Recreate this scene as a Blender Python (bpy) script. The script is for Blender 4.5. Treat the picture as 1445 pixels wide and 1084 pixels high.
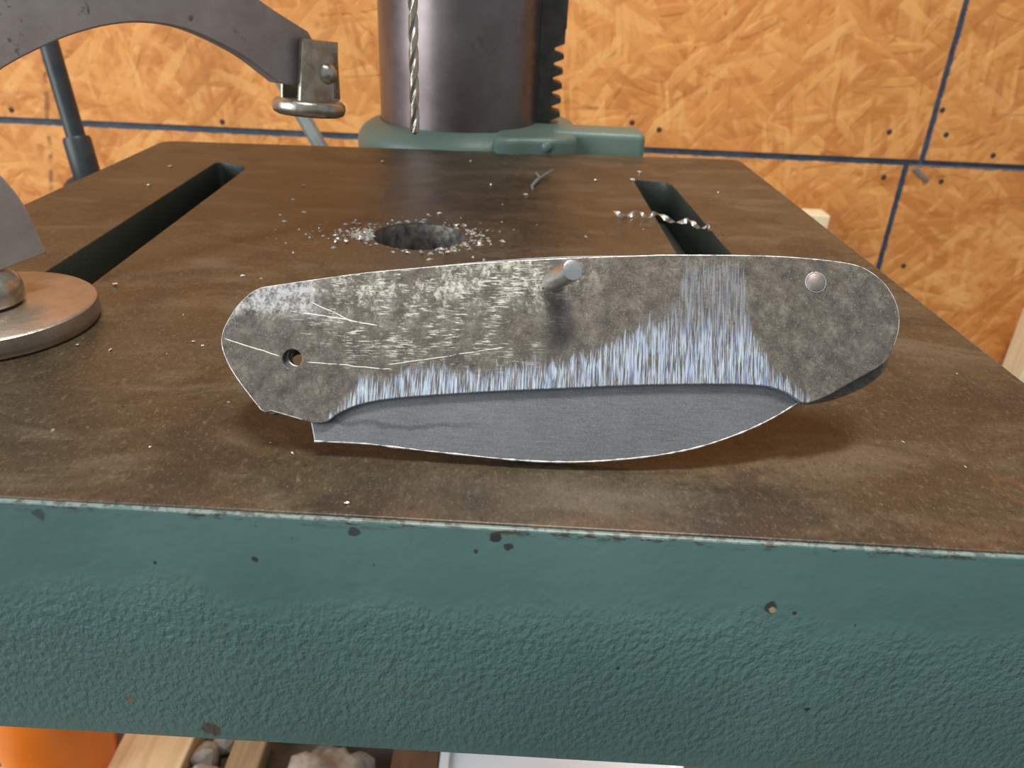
import bpy, bmesh, math, random
from mathutils import Matrix, Vector
random.seed(7)
for o in list(bpy.data.objects): bpy.data.objects.remove(o)
SC = bpy.context.scene
COL = SC.collection

# ------------------------------------------------------------------ camera
cam_d = bpy.data.cameras.new('camera'); cam = bpy.data.objects.new('camera', cam_d); COL.objects.link(cam)
cam_d.sensor_width = 36.0; cam_d.lens = 1085.0/1445.0*36.0
cam_d.clip_start = 0.005; cam_d.clip_end = 50
pt, rl, yw = 0.478845, -0.048056, 0.004456
F = Vector((math.sin(yw)*math.cos(pt), math.cos(yw)*math.cos(pt), -math.sin(pt)))
R0 = Vector((math.cos(yw), -math.sin(yw), 0)); D0 = F.cross(R0)
R1 = R0*math.cos(rl) + D0*math.sin(rl); D1 = -R0*math.sin(rl) + D0*math.cos(rl)
cam.matrix_world = Matrix(((R1.x, -D1.x, -F.x, 0), (R1.y, -D1.y, -F.y, 0), (R1.z, -D1.z, -F.z, 0.06586), (0, 0, 0, 1)))
cam_d.dof.use_dof = True; cam_d.dof.focus_distance = 0.135; cam_d.dof.aperture_fstop = 45
SC.camera = cam
# ------------------------------------------------------------------ light and exposure
vs = SC.view_settings
vs.view_transform = 'Standard'; vs.look = 'None'; vs.exposure = 0.0; vs.gamma = 1.0; vs.use_curve_mapping = False
W = bpy.data.worlds.new('daylight'); SC.world = W; W.use_nodes = True
W.node_tree.nodes['Background'].inputs['Color'].default_value = (0.86, 0.94, 1.0, 1)
W.node_tree.nodes['Background'].inputs['Strength'].default_value = 0.43
def area(name, loc, target, sx, sy, power, col):
    l = bpy.data.lights.new(name, 'AREA'); l.shape = 'RECTANGLE'; l.size = sx; l.size_y = sy; l.energy = power; l.color = col
    o = bpy.data.objects.new(name, l); COL.objects.link(o); o.location = loc
    o.rotation_euler = (Vector(target)-Vector(loc)).to_track_quat('-Z', 'Y').to_euler()
    return o
area('overhead_shop_light', (0.12, 0.0, 1.45), (0.0, 0.2, 0), 0.6, 0.14, 27, (1.0, 0.97, 0.92))
area('open_door_daylight', (-1.7, -0.75, 0.55), (0.0, 0.3, 0), 1.3, 1.5, 43, (0.92, 0.97, 1.0))

# ------------------------------------------------------------------ helpers
def tag(o, label=None, cat=None, group=None, kind=None):
    if label: o['label'] = label
    if cat: o['category'] = cat
    if group: o['group'] = group
    if kind: o['kind'] = kind
    return o
def empty(name, loc=(0, 0, 0), rot=(0, 0, 0)):
    o = bpy.data.objects.new(name, None); COL.objects.link(o); o.location = loc; o.rotation_euler = rot; o.empty_display_size = 0.01
    return o
def link(name, me, mat, parent=None, smooth=None):
    o = bpy.data.objects.new(name, me); COL.objects.link(o)
    if mat and not me.materials: me.materials.append(mat)
    if parent: o.parent = parent
    if smooth is not None:
        for p in me.polygons: p.use_smooth = True
        me.set_sharp_from_angle(angle=math.radians(smooth))
        if me.get('plate'):
            for p in me.polygons:
                if max(abs(p.normal.z), abs(p.normal.y)) > 0.9999: p.use_smooth = False
    return o
def from_bm(bm, name):
    bmesh.ops.recalc_face_normals(bm, faces=bm.faces[:])
    me = bpy.data.meshes.new(name); bm.to_mesh(me); bm.free(); return me
def outline_mesh(name, loops, z0, z1, bevel=0.0, res=2):
    """flat plate from closed outlines (first = outer, rest = holes), z0..z1, rounded edges"""
    c = bpy.data.curves.new(name, 'CURVE'); c.dimensions = '2D'; c.fill_mode = 'BOTH'
    for lp in loops:
        s = c.splines.new('POLY'); s.points.add(len(lp)-1); s.use_cyclic_u = True
        for p, (x, y) in zip(s.points, lp): p.co = (x, y, 0, 1)
    c.extrude = (z1-z0)/2-bevel; c.bevel_depth = bevel; c.bevel_resolution = res; c.offset = -bevel
    t = bpy.data.objects.new('tmp', c); COL.objects.link(t)
    dg = bpy.context.evaluated_depsgraph_get()
    me = bpy.data.meshes.new_from_object(t.evaluated_get(dg)); me.name = name
    bpy.data.objects.remove(t); bpy.data.curves.remove(c)
    me.transform(Matrix.Translation((0, 0, (z0+z1)/2)))
    me.materials.clear(); me['plate'] = 1
    bm = bmesh.new(); bm.from_mesh(me); bmesh.ops.remove_doubles(bm, verts=bm.verts[:], dist=1e-6); bmesh.ops.recalc_face_normals(bm, faces=bm.faces[:]); bm.to_mesh(me); bm.free()
    return me
def box_mesh(name, x0, x1, y0, y1, z0, z1, bevel=0.0, seg=2):
    bm = bmesh.new(); bmesh.ops.create_cube(bm, size=1)
    for v in bm.verts:
        v.co = ((x0+x1)/2+v.co.x*(x1-x0), (y0+y1)/2+v.co.y*(y1-y0), (z0+z1)/2+v.co.z*(z1-z0))
    if bevel: bmesh.ops.bevel(bm, geom=bm.edges[:]+bm.verts[:], offset=bevel, segments=seg, profile=0.5, affect='EDGES', clamp_overlap=True)
    return from_bm(bm, name)
def lathe_mesh(name, prof, n=48, cap=True):
    bm = bmesh.new(); rings = []
    for r, z in prof:
        rings.append([bm.verts.new((max(r, 1e-6)*math.cos(2*math.pi*i/n), max(r, 1e-6)*math.sin(2*math.pi*i/n), z)) for i in range(n)])
    for a, b in zip(rings, rings[1:]):
        for i in range(n): bm.faces.new((a[i], a[(i+1) % n], b[(i+1) % n], b[i]))
    if cap: bm.faces.new(rings[0][::-1]); bm.faces.new(rings[-1])
    bmesh.ops.remove_doubles(bm, verts=bm.verts[:], dist=1e-7)
    return from_bm(bm, name)
def tube_mesh(name, pts, rad, n=16):
    """round bar through points; rad = number or list"""
    pts = [Vector(p) for p in pts]; rs = rad if isinstance(rad, (list, tuple)) else [rad]*len(pts)
    bm = bmesh.new(); rings = []; up = None
    for i, p in enumerate(pts):
        t = (pts[min(i+1, len(pts)-1)]-pts[max(i-1, 0)]).normalized()
        if up is None: up = t.orthogonal().normalized()
        a = (up-t*up.dot(t)).normalized(); b = t.cross(a); up = a
        rings.append([bm.verts.new(p+(a*math.cos(2*math.pi*k/n)+b*math.sin(2*math.pi*k/n))*rs[i]) for k in range(n)])
    for a, b in zip(rings, rings[1:]):
        for k in range(n): bm.faces.new((a[k], a[(k+1) % n], b[(k+1) % n], b[k]))
    bm.faces.new(rings[0][::-1]); bm.faces.new(rings[-1])
    return from_bm(bm, name)
def smooth_loop(pts, n=4, corners=()):
    """closed Catmull-Rom through pts; indices in corners stay sharp"""
    out = []; N = len(pts)
    for i in range(N):
        p0, p1, p2, p3 = pts[i-1], pts[i], pts[(i+1) % N], pts[(i+2) % N]
        if i in corners: p0 = (2*p1[0]-p2[0], 2*p1[1]-p2[1])
        if (i+1) % N in corners: p3 = (2*p2[0]-p1[0], 2*p2[1]-p1[1])
        for k in range(n):
            t = k/n
            out.append(tuple(0.5*(2*p1[a]+(p2[a]-p0[a])*t+(2*p0[a]-5*p1[a]+4*p2[a]-p3[a])*t*t+(3*p1[a]-p0[a]-3*p2[a]+p3[a])*t**3) for a in (0, 1)))
    return out
def circle(cx, cy, r, n=40): return [(cx+r*math.cos(2*math.pi*i/n), cy+r*math.sin(2*math.pi*i/n)) for i in range(n)]
def mm(pts): return [(x*0.001, y*0.001) for x, y in pts]

# ------------------------------------------------------------------ material kit
class M:
    def __init__(s, name):
        s.m = bpy.data.materials.new(name); s.m.use_nodes = True; s.t = s.m.node_tree
        s.b = s.t.nodes['Principled BSDF']; s.tc = s.t.nodes.new('ShaderNodeTexCoord')
        s.obj = s.tc.outputs['Object']
    def _set(s, sock, v):
        if isinstance(v, bpy.types.NodeSocket): s.t.links.new(v, sock)
        elif isinstance(v, (tuple, list)) and len(v) == 3 and sock.type == 'RGBA': sock.default_value = (*v, 1)
        else: sock.default_value = v
    def n(s, typ, **kw):
        nd = s.t.nodes.new(typ)
        for k, v in kw.items(): setattr(nd, k, v)
        return nd
    def map(s, vec, scale=(1, 1, 1), rot=(0, 0, 0), loc=(0, 0, 0)):
        nd = s.n('ShaderNodeMapping'); s._set(nd.inputs[0], vec); nd.inputs[1].default_value = loc; nd.inputs[2].default_value = rot; nd.inputs[3].default_value = scale
        return nd.outputs[0]
    def noise(s, vec, scale, detail=4, rough=0.55, dist=0.0, out=0):
        nd = s.n('ShaderNodeTexNoise'); s._set(nd.inputs['Vector'], vec); nd.inputs['Scale'].default_value = scale
        nd.inputs['Detail'].default_value = detail; nd.inputs['Roughness'].default_value = rough; nd.inputs['Distortion'].default_value = dist
        return nd.outputs[out]
    def voro(s, vec, scale, feature='F1', out='Color', rnd=1.0, dim='3D'):
        nd = s.n('ShaderNodeTexVoronoi', feature=feature, voronoi_dimensions=dim); s._set(nd.inputs['Vector'], vec); nd.inputs['Scale'].default_value = scale; nd.inputs['Randomness'].default_value = rnd
        return nd.outputs[out]
    def math(s, op, a, b=0.0, c=0.0, clamp=False):
        nd = s.n('ShaderNodeMath', operation=op, use_clamp=clamp)
        for i, v in enumerate((a, b, c)): s._set(nd.inputs[i], v)
        return nd.outputs[0]
    def ramp(s, fac, stops, interp='LINEAR'):
        nd = s.n('ShaderNodeValToRGB'); s._set(nd.inputs[0], fac); e = nd.color_ramp; e.interpolation = interp
        while len(e.elements) < len(stops): e.elements.new(0.5)
        for el, (p, c) in zip(e.elements, stops): el.position = p; el.color = (*c, 1) if isinstance(c, (tuple, list)) else (c, c, c, 1)
        return nd.outputs[0]
    def step(s, v, a, b):
        nd = s.n('ShaderNodeMapRange', interpolation_type='SMOOTHSTEP'); s._set(nd.inputs[0], v); s._set(nd.inputs[1], a); s._set(nd.inputs[2], b)
        return nd.outputs[0]
    def mix(s, f, a, b, mode='MIX'):
        nd = s.n('ShaderNodeMix', data_type='RGBA', blend_type=mode); s._set(nd.inputs[0], f); s._set(nd.inputs[6], a); s._set(nd.inputs[7], b)
        return nd.outputs[2]
    def sep(s, v): 
        nd = s.n('ShaderNodeSeparateXYZ'); s._set(nd.inputs[0], v); return nd.outputs
    def comb(s, x, y, z=0.0):
        nd = s.n('ShaderNodeCombineXYZ')
        for i, v in enumerate((x, y, z)): s._set(nd.inputs[i], v)
        return nd.outputs[0]
    def curve(s, v, pts):
        nd = s.n('ShaderNodeFloatCurve'); s._set(nd.inputs['Value'], v); c = nd.mapping.curves[0]
        while len(c.points) < len(pts): c.points.new(0.5, 0.5)
        for p, (x, y) in zip(c.points, pts): p.location = (x, y); p.handle_type = 'VECTOR'
        nd.mapping.update(); return nd.outputs[0]
    def bump(s, h, strength=0.5, dist=0.001, prev=None):
        nd = s.n('ShaderNodeBump'); s._set(nd.inputs['Height'], h); nd.inputs['Strength'].default_value = strength; nd.inputs['Distance'].default_value = dist
        if prev is not None: s._set(nd.inputs['Normal'], prev)
        return nd.outputs[0]
    def spot(s, sx, sy, cx, cy, r, wob, soft=0.3):
        """ragged round spot around (cx, cy) in metres; wob = a noise socket"""
        d = s.math('SQRT', s.math('ADD', s.math('POWER', s.math('SUBTRACT', sx, cx), 2), s.math('POWER', s.math('SUBTRACT', sy, cy), 2)))
        d = s.math('ADD', d, s.math('MULTIPLY', s.math('SUBTRACT', wob, 0.5), r*1.6))
        return s.step(d, r, r*(1-soft))
    def out(s, col=None, rough=None, metal=None, normal=None, spec=None, **kw):
        for k, v in (('Base Color', col), ('Roughness', rough), ('Metallic', metal), ('Normal', normal), ('Specular IOR Level', spec)):
            if v is not None: s._set(s.b.inputs[k], v)
        for k, v in kw.items(): s._set(s.b.inputs[k.replace('_', ' ')], v)
        return s.m

def mat_osb():
    k = M('osb_strands'); x, y, z = k.sep(k.obj)
    uv = k.comb(x, z, 0.0); wv = k.noise(uv, 6, 2, out=1)
    nd = k.n('ShaderNodeVectorMath', operation='MULTIPLY_ADD'); k._set(nd.inputs[0], wv); nd.inputs[1].default_value = (0.022, 0.022, 0); k._set(nd.inputs[2], uv); uvd = nd.outputs[0]
    col = k.ramp(k.noise(uvd, 14, 5, 0.6), [(0.3, (0.54, 0.198, 0.045)), (0.7, (0.63, 0.265, 0.070))])
    tall = None; rr = random.Random(3)
    for i in range(10):
        ang = [0.35, -0.5, 1.15, 0.05, -1.0, 0.75, -0.15, 1.45, 0.5, -0.8][i]
        L, Wd = rr.uniform(.038, .085), rr.uniform(.006, .016)
        p = k.map(uvd, rot=(0, 0, ang)); p = k.map(p, scale=(1/L, 1/Wd, 1), loc=(i*7.3, i*3.1, 0))
        c = k.sep(k.voro(p, 1.0, dim='2D')); dist = k.voro(p, 1.0, dim='2D', out='Distance')
        grain = k.noise(k.map(p, scale=(1.2, 5, 1)), 2.2, 3, 0.6)
        tone = k.ramp(k.math('ADD', k.math('MULTIPLY', c[1], 0.75), k.math('MULTIPLY', grain, 0.25)),
                      [(0.12, (0.43, 0.142, 0.028)), (0.34, (0.56, 0.212, 0.050)), (0.62, (0.65, 0.275, 0.073)), (0.88, (0.76, 0.385, 0.122))])
        edge = k.step(dist, 0.66, 0.30)
        m = k.math('MULTIPLY', k.step(c[0], 0.52, 0.60), k.math('MULTIPLY', edge, 0.66))
        col = k.mix(m, col, tone)
        hgt = k.math('MULTIPLY', m, c[2]); tall = hgt if tall is None else k.math('MAXIMUM', tall, hgt)
    dk = k.step(k.noise(uvd, 38, 3, 0.6, 0.6), 0.66, 0.74)
    col = k.mix(k.math('MULTIPLY', dk, 0.30), col, (0.27, 0.09, 0.025))
    # brown drip line down the boards at the left
    ln = k.math('ABSOLUTE', k.math('SUBTRACT', x, k.math('ADD', k.math('MULTIPLY', z, 0.18), k.math('ADD', -0.493, k.math('MULTIPLY', k.noise(uv, 40, 2), 0.006)))))
    lm = k.math('MULTIPLY', k.step(ln, 0.0035, 0.0012), k.math('MULTIPLY', k.step(k.noise(uv, 55, 2), 0.42, 0.58), 0.7))
    col = k.mix(lm, col, (0.16, 0.06, 0.03))
    # blue edge sealer bled a little over the seams
    wob = k.math('ADD', 0.0012, k.math('MULTIPLY', k.noise(uv, 130, 4, 0.7), 0.0040))
    up = k.step(z, -0.0872, -0.0858); vx = k.math('ADD', 0.4165, k.math('MULTIPLY', up, 0.015))
    dz = k.math('ABSOLUTE', k.math('ADD', z, 0.0862)); dx = k.math('ABSOLUTE', k.math('SUBTRACT', x, vx))
    bl = k.step(k.math('SUBTRACT', k.math('MINIMUM', dz, dx), wob), 0.0006, -0.0006)
    col = k.mix(k.math('MULTIPLY', bl, 0.9), col, k.ramp(k.noise(uv, 90, 3), [(0.3, (0.035, 0.05, 0.075)), (0.7, (0.085, 0.13, 0.16))]))
    nb = k.bump(k.math('ADD', tall, k.math('MULTIPLY', k.noise(uvd, 160, 4, 0.6), 0.25)), 0.6, 0.0025)
    return k.out(col, 0.62, 0, nb, 0.35)
def mat_simple(name, col, rough=0.5, metal=0.0, var=0.25, scale=80, bump=0.15, bd=0.0005, spec=0.5):
    k = M(name); nz = k.noise(k.obj, scale, 5, 0.6)
    c = k.ramp(nz, [(0.25, tuple(a*(1-var) for a in col)), (0.75, tuple(min(1, a*(1+var)) for a in col))])
    return k.out(c, k.math('ADD', rough-0.08, k.math('MULTIPLY', nz, 0.16)), metal, k.bump(k.noise(k.obj, scale*4, 4), bump, bd), spec)
def mat_tabletop():
    k = M('oily_brown_cast_iron'); x, y, z = k.sep(k.obj)
    n1 = k.noise(k.obj, 14, 5, 0.6, 0.4); n2 = k.noise(k.obj, 70, 5, 0.65); n3 = k.noise(k.map(k.obj, scale=(1, .45, 1), rot=(0, 0, .5)), 420, 4, 0.65)
    col = k.ramp(n1, [(0.28, (0.036, 0.026, 0.014)), (0.5, (0.062, 0.044, 0.023)), (0.72, (0.098, 0.068, 0.034))])
    col = k.mix(0.45, col, k.ramp(n2, [(0.3, (0.030, 0.021, 0.012)), (0.7, (0.100, 0.071, 0.038))]))
    rust = k.math('MULTIPLY', k.step(k.noise(k.obj, 22, 4, 0.6), 0.59, 0.74), 0.35)
    col = k.mix(rust, col, (0.120, 0.062, 0.024))
    # orange spot beside the knife end, rust ring near the corner, rusty rim along the front
    w = k.noise(k.obj, 260, 4)
    col = k.mix(k.math('MULTIPLY', k.spot(x, y, -0.0475, 0.128, 0.006, w, 0.9), 0.5), col, (0.36, 0.12, 0.028))
    rr = k.math('SQRT', k.math('ADD', k.math('POWER', k.math('SUBTRACT', x, 0.0785), 2), k.math('POWER', k.math('MULTIPLY', k.math('SUBTRACT', y, 0.099), 0.75), 2)))
    ring = k.step(k.math('ABSOLUTE', k.math('SUBTRACT', rr, k.math('ADD', 0.0016, k.math('MULTIPLY', w, 0.0014)))), 0.0007, 0.0002)
    col = k.mix(k.math('MULTIPLY', ring, 0.45), col, (0.15, 0.06, 0.03))
    rim = k.math('MULTIPLY', k.step(y, 0.092, 0.0855), k.step(k.noise(k.obj, 60, 4), 0.4, 0.65))
    col = k.mix(k.math('MULTIPLY', rim, 0.35), col, (0.18, 0.085, 0.045))
    # fine bright scuffs in the bare metal
    sc = k.math('MULTIPLY', k.step(n3, 0.62, 0.74), k.step(k.noise(k.obj, 30, 3), 0.42, 0.62))
    col = k.mix(k.math('MULTIPLY', sc, 0.45), col, (0.34, 0.25, 0.16))
    st = k.noise(k.map(k.obj, scale=(0.35, 1, 1), rot=(0, 0, .12)), 75, 5, 0.65, 0.5)
    col = k.mix(k.math('MULTIPLY', k.step(st, 0.48, 0.66), 0.5), col, (0.150, 0.118, 0.078))
    col = k.mix(k.math('MULTIPLY', k.step(k.noise(k.obj, 36, 5, 0.7, 0.6), 0.49, 0.62), 0.6), col, (0.022, 0.016, 0.011))
    gr = k.noise(k.map(k.obj, scale=(1, .6, 1)), 900, 4, 0.75)
    col = k.mix(k.math('MULTIPLY', k.step(gr, 0.54, 0.68), 0.4), col, (0.19, 0.145, 0.098)); col = k.mix(k.math('MULTIPLY', k.step(gr, 0.46, 0.33), 0.5), col, (0.016, 0.011, 0.008))
    fs = k.noise(k.map(k.obj, scale=(1, .5, 1), rot=(0, 0, -.35)), 2600, 3, 0.7)
    col = k.mix(k.math('MULTIPLY', k.step(fs, 0.58, 0.72), 0.55), col, (0.26, 0.185, 0.115))
    col = k.mix(k.math('MULTIPLY', k.step(fs, 0.45, 0.32), 0.5), col, (0.020, 0.013, 0.008))
    rg = k.math('ADD', 0.25, k.math('ADD', k.math('MULTIPLY', n2, 0.22), k.math('MULTIPLY', st, 0.16)))
    return k.out(col, rg, 0.25, k.bump(k.math('ADD', n3, k.math('ADD', k.math('MULTIPLY', n2, 0.8), gr)), 0.3, 0.00020), 0.55)
def mat_green(name='green_machine_paint', front=False, col=((0.056, 0.118, 0.108), (0.088, 0.166, 0.150))):
    k = M(name); x, y, z = k.sep(k.obj)
    c = k.ramp(k.noise(k.obj, 16, 4, 0.55), [(0.3, col[0]), (0.7, col[1])])
    peel = k.noise(k.map(k.obj, scale=(1, 1, 0.85), rot=(0, .5, 0)), 900, 3, 0.5, 0.6)
    nb = k.bump(peel, 0.35, 0.0004)
    if front:
        bd = k.math('ADD', -0.0165, k.math('MULTIPLY', k.math('SUBTRACT', k.noise(k.obj, 38, 4, 0.6), 0.5), 0.022))
        rough_zone = k.step(z, k.math('ADD', bd, 0.0045), k.math('SUBTRACT', bd, 0.0045))
        lowb = k.step(z, -0.047, -0.041)
        lump = k.noise(k.map(k.obj, scale=(1.15, 1, 0.9), rot=(0, .6, 0)), 880, 2.5, 0.5, 0.1)
        h = k.math('MULTIPLY', lump, k.math('MULTIPLY', k.math('ADD', rough_zone, 0.07), k.math('ADD', 0.35, k.math('MULTIPLY', lowb, 0.65))))
        nb = k.bump(k.math('ADD', h, k.math('MULTIPLY', k.noise(k.obj, 120, 3), 0.45)), 0.62, 0.0009)
        w = k.noise(k.obj, 900, 4, 0.6)
        dirt = k.math('MULTIPLY', k.step(k.noise(k.map(k.obj, scale=(0.6, 1, 1.6)), 90, 4, 0.65), 0.60, 0.72), 0.45)
        c = k.mix(dirt, c, (0.075, 0.10, 0.075))
        pits = k.math('MULTIPLY', k.step(k.noise(k.obj, 760, 3, 0.6), 0.70, 0.75), k.step(k.noise(k.obj, 45, 3), 0.50, 0.62))
        c = k.mix(pits, c, (0.022, 0.030, 0.026))
        for cx, cz, r, cc in ((-0.0586, -0.0388, .0006, (.25, .075, .03)), (-0.046, -0.0447, .0019, (.06, .05, .04)), (-0.0008, -0.0018, .0010, (.02, .02, .018)),
                              (0.0010, -0.0034, .0008, (.025, .03, .026)), (-0.0349, -0.0081, .0006, (.02, .03, .02)), (-0.0495, -0.0098, .0004, (.02, .03, .02)),
                              (-0.0035, -0.0045, .0004, (.04, .03, .02)), (0.0425, -0.0125, .0004, (.02, .025, .02)), (-0.0205, -0.0022, .0010, (.03, .04, .035)),
                              (-0.0645, -0.0022, .0011, (.03, .05, .05)), (0.0185, -0.0255, .0004, (.015, .02, .02)), (0.0390, -0.0117, .0011, (.03, .032, .028)), (0.0393, -0.0121, .0006, (.30, .22, .11)), (0.0485, -0.032, .0005, (.015, .02, .02))):
            c = k.mix(k.spot(x, z, cx, cz, r, w, 0.35), c, cc)
        # worn top arris: pale bare edge with dark chipped patches under it
        chip = k.math('MULTIPLY', k.step(k.noise(k.map(k.obj, scale=(1, 1, 3)), 240, 4, 0.7), 0.52, 0.60), k.step(z, -0.0021, -0.0006))
        c = k.mix(chip, c, (0.045, 0.030, 0.022))
        pale = k.step(k.math('ADD', z, k.math('MULTIPLY', k.math('SUBTRACT', k.noise(k.obj, 500, 3), 0.5), 0.0012)), -0.00075, -0.00040)
        c = k.mix(pale, c, k.mix(k.step(w, .45, .6), (0.17, 0.215, 0.19), (0.085, 0.09, 0.075)))
    return k.out(c, 0.42, 0, nb, 0.5)
def mat_liner():
    k = M('knife_liner_steel'); x, y, z = k.sep(k.obj)
    n1 = k.noise(k.obj, 380, 5, 0.7); n2 = k.noise(k.obj, 1500, 4, 0.65); n0 = k.noise(k.obj, 90, 4, 0.6)
    col = k.ramp(n1, [(0.32, (0.060, 0.050, 0.040)), (0.52, (0.115, 0.099, 0.081)), (0.72, (0.20, 0.178, 0.148))])
    col = k.mix(k.math('MULTIPLY', k.step(n2, 0.54, 0.68), 0.6), col, (0.045, 0.038, 0.033))
    n4 = k.noise(k.obj, 3800, 3, 0.7)
    col = k.mix(k.math('MULTIPLY', k.step(n4, 0.56, 0.68), 0.5), col, (0.34, 0.31, 0.26))
    # silvery horizontal scratches in the upper left half
    u01 = k.math('DIVIDE', k.math('ADD', x, 0.055), 0.110)
    topd = k.math('SUBTRACT', y, k.curve(u01, [(0, .20/1), (0.07, .24), (0.5, .31), (1, .33)]) if False else k.math('ADD', 0.0305, k.math('MULTIPLY', x, 0.09)))
    zone = k.math('MULTIPLY', k.step(x, 0.004, -0.012), k.step(x, -0.047, -0.034))
    zone = k.math('MULTIPLY', zone, k.step(y, 0.010, 0.020))
    hs = k.noise(k.map(k.obj, scale=(0.13, 1, 1), rot=(0, 0, -0.03)), 4200, 3, 0.65)
    pat = k.noise(k.map(k.obj, scale=(0.7, 1.0, 1)), 230, 4, 0.7)
    scr = k.math('MULTIPLY', k.math('MULTIPLY', k.step(hs, 0.50, 0.64), k.step(pat, 0.47, 0.60)), zone)
    col = k.mix(k.math('MULTIPLY', scr, 0.9), col, (0.74, 0.72, 0.62))
    rub = k.math('MULTIPLY', k.step(topd, -0.0105, -0.002), k.math('MULTIPLY', k.step(x, 0.010, -0.006), k.step(k.noise(k.obj, 300, 5, 0.75), 0.46, 0.62)))
    col = k.mix(k.math('MULTIPLY', rub, k.math('ADD', 0.12, k.math('MULTIPLY', k.step(n2, 0.40, 0.60), 0.72))), col, (0.60, 0.57, 0.48))
    edge_l = k.math('MULTIPLY', k.math('MULTIPLY', k.step(x, -0.036, -0.041), k.step(y, 0.0195, 0.022)), k.step(k.noise(k.obj, 420, 4, 0.7), 0.36, 0.54))
    col = k.mix(k.math('MULTIPLY', edge_l, k.math('ADD', 0.2, k.math('MULTIPLY', k.step(n2, 0.38, 0.58), 0.6))), col, (0.52, 0.52, 0.52))
    # a few long single scratches
    for (ax, ay, bx, by, wd) in ((-.0528, .0165, -.0436, .0140, .00009), (-.0400, .0135, -.0262, .0128, .00008), (-.0275, .0135, -.0090, .0172, .00007), (-.0430, .0213, -.0290, .0196, .00010), (-.040, .0230, -.033, .0198, .00008)):
        dx, dy = bx-ax, by-ay; ln = math.hypot(dx, dy)
        px = k.math('SUBTRACT', x, ax); py = k.math('SUBTRACT', y, ay)
        t = k.math('ADD', k.math('MULTIPLY', px, dx/ln), k.math('MULTIPLY', py, dy/ln))
        d = k.math('ABSOLUTE', k.math('ADD', k.math('SUBTRACT', k.math('MULTIPLY', px, -dy/ln), k.math('MULTIPLY', py, -dx/ln)), k.math('MULTIPLY', k.math('SUBTRACT', k.noise(k.obj, 200, 2), .5), 0.0008)))
        m = k.math('MULTIPLY', k.step(d, wd, wd*.4), k.math('MULTIPLY', k.step(t, 0, 0.001), k.step(t, ln, ln-0.001)))
        col = k.mix(k.math('MULTIPLY', m, k.step(n1, .35, .5)), col, (0.80, 0.77, 0.66))
    # freshly ground band along the lower edge: vertical strokes with their bluish reflection painted in, reaching up in a tongue at the right
    top = k.curve(u01, [(0.0, .0), (0.165, .10), (0.185, .185), (0.215, .335), (0.30, .375), (0.47, .425), (0.52, .45), (0.57, .56), (0.63, .66), (0.655, .72), (0.665, .90), (0.75, .92), (0.76, .66), (0.80, .43), (0.835, .33), (0.87, .28), (1.0, .28)])
    top = k.math('MULTIPLY', top, 0.035)
    strk = k.noise(k.map(k.obj, scale=(1, 0.04, 1)), 5600, 2, 0.6)
    strk2 = k.noise(k.map(k.obj, scale=(1, 0.12, 1)), 2200, 3, 0.65)
    edge = k.math('ADD', top, k.math('ADD', k.math('MULTIPLY', k.math('SUBTRACT', strk2, 0.5), 0.009), k.math('MULTIPLY', k.math('SUBTRACT', n0, 0.5), 0.006)))
    band = k.step(k.math('SUBTRACT', edge, y), -0.0006, 0.0022)
    tongue = k.math('MULTIPLY', k.step(y, 0.026, 0.017), 0.75)
    dens = k.math('ADD', 0.25, tongue)
    g = k.math('MULTIPLY', k.math('MULTIPLY', band, dens), k.step(k.math('ADD', strk, k.math('MULTIPLY', k.math('SUBTRACT', n1, .5), -0.25)), 0.40, 0.58))
    hue = k.ramp(k.noise(k.map(k.obj, scale=(1, 0.07, 1)), 3600, 2), [(0.35, (0.20, 0.25, 0.42)), (0.48, (0.46, 0.50, 0.62)), (0.60, (0.46, 0.58, 0.62)), (0.72, (0.74, 0.72, 0.80))])
    col = k.mix(g, col, hue)
    sp = k.math('MULTIPLY', k.step(n2, 0.68, 0.74), k.math('SUBTRACT', 1.0, band))
    col = k.mix(k.math('MULTIPLY', sp, 0.5), col, (0.42, 0.40, 0.35))
    # the pin's cast shadow, painted into the liner colour below it
    pin_shadow = k.math('MULTIPLY', k.step(k.math('ABSOLUTE', k.math('ADD', x, k.math('ADD', 0.0006, k.math('MULTIPLY', n1, 0.0008)))), 0.0030, 0.0008), k.math('MULTIPLY', k.step(y, 0.0140, 0.0185), k.step(y, 0.0262, 0.0235)))
    col = k.mix(k.math('MULTIPLY', pin_shadow, 0.5), col, (0.045, 0.038, 0.040))
    rg = k.math('SUBTRACT', 0.56, k.math('MULTIPLY', k.math('MAXIMUM', g, scr), 0.14))
    h = k.math('ADD', n1, k.math('MULTIPLY', k.math('MULTIPLY', strk, band), 0.8))
    return k.out(col, rg, 0.55, k.bump(h, 0.35, 0.00012), 0.5)
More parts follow.
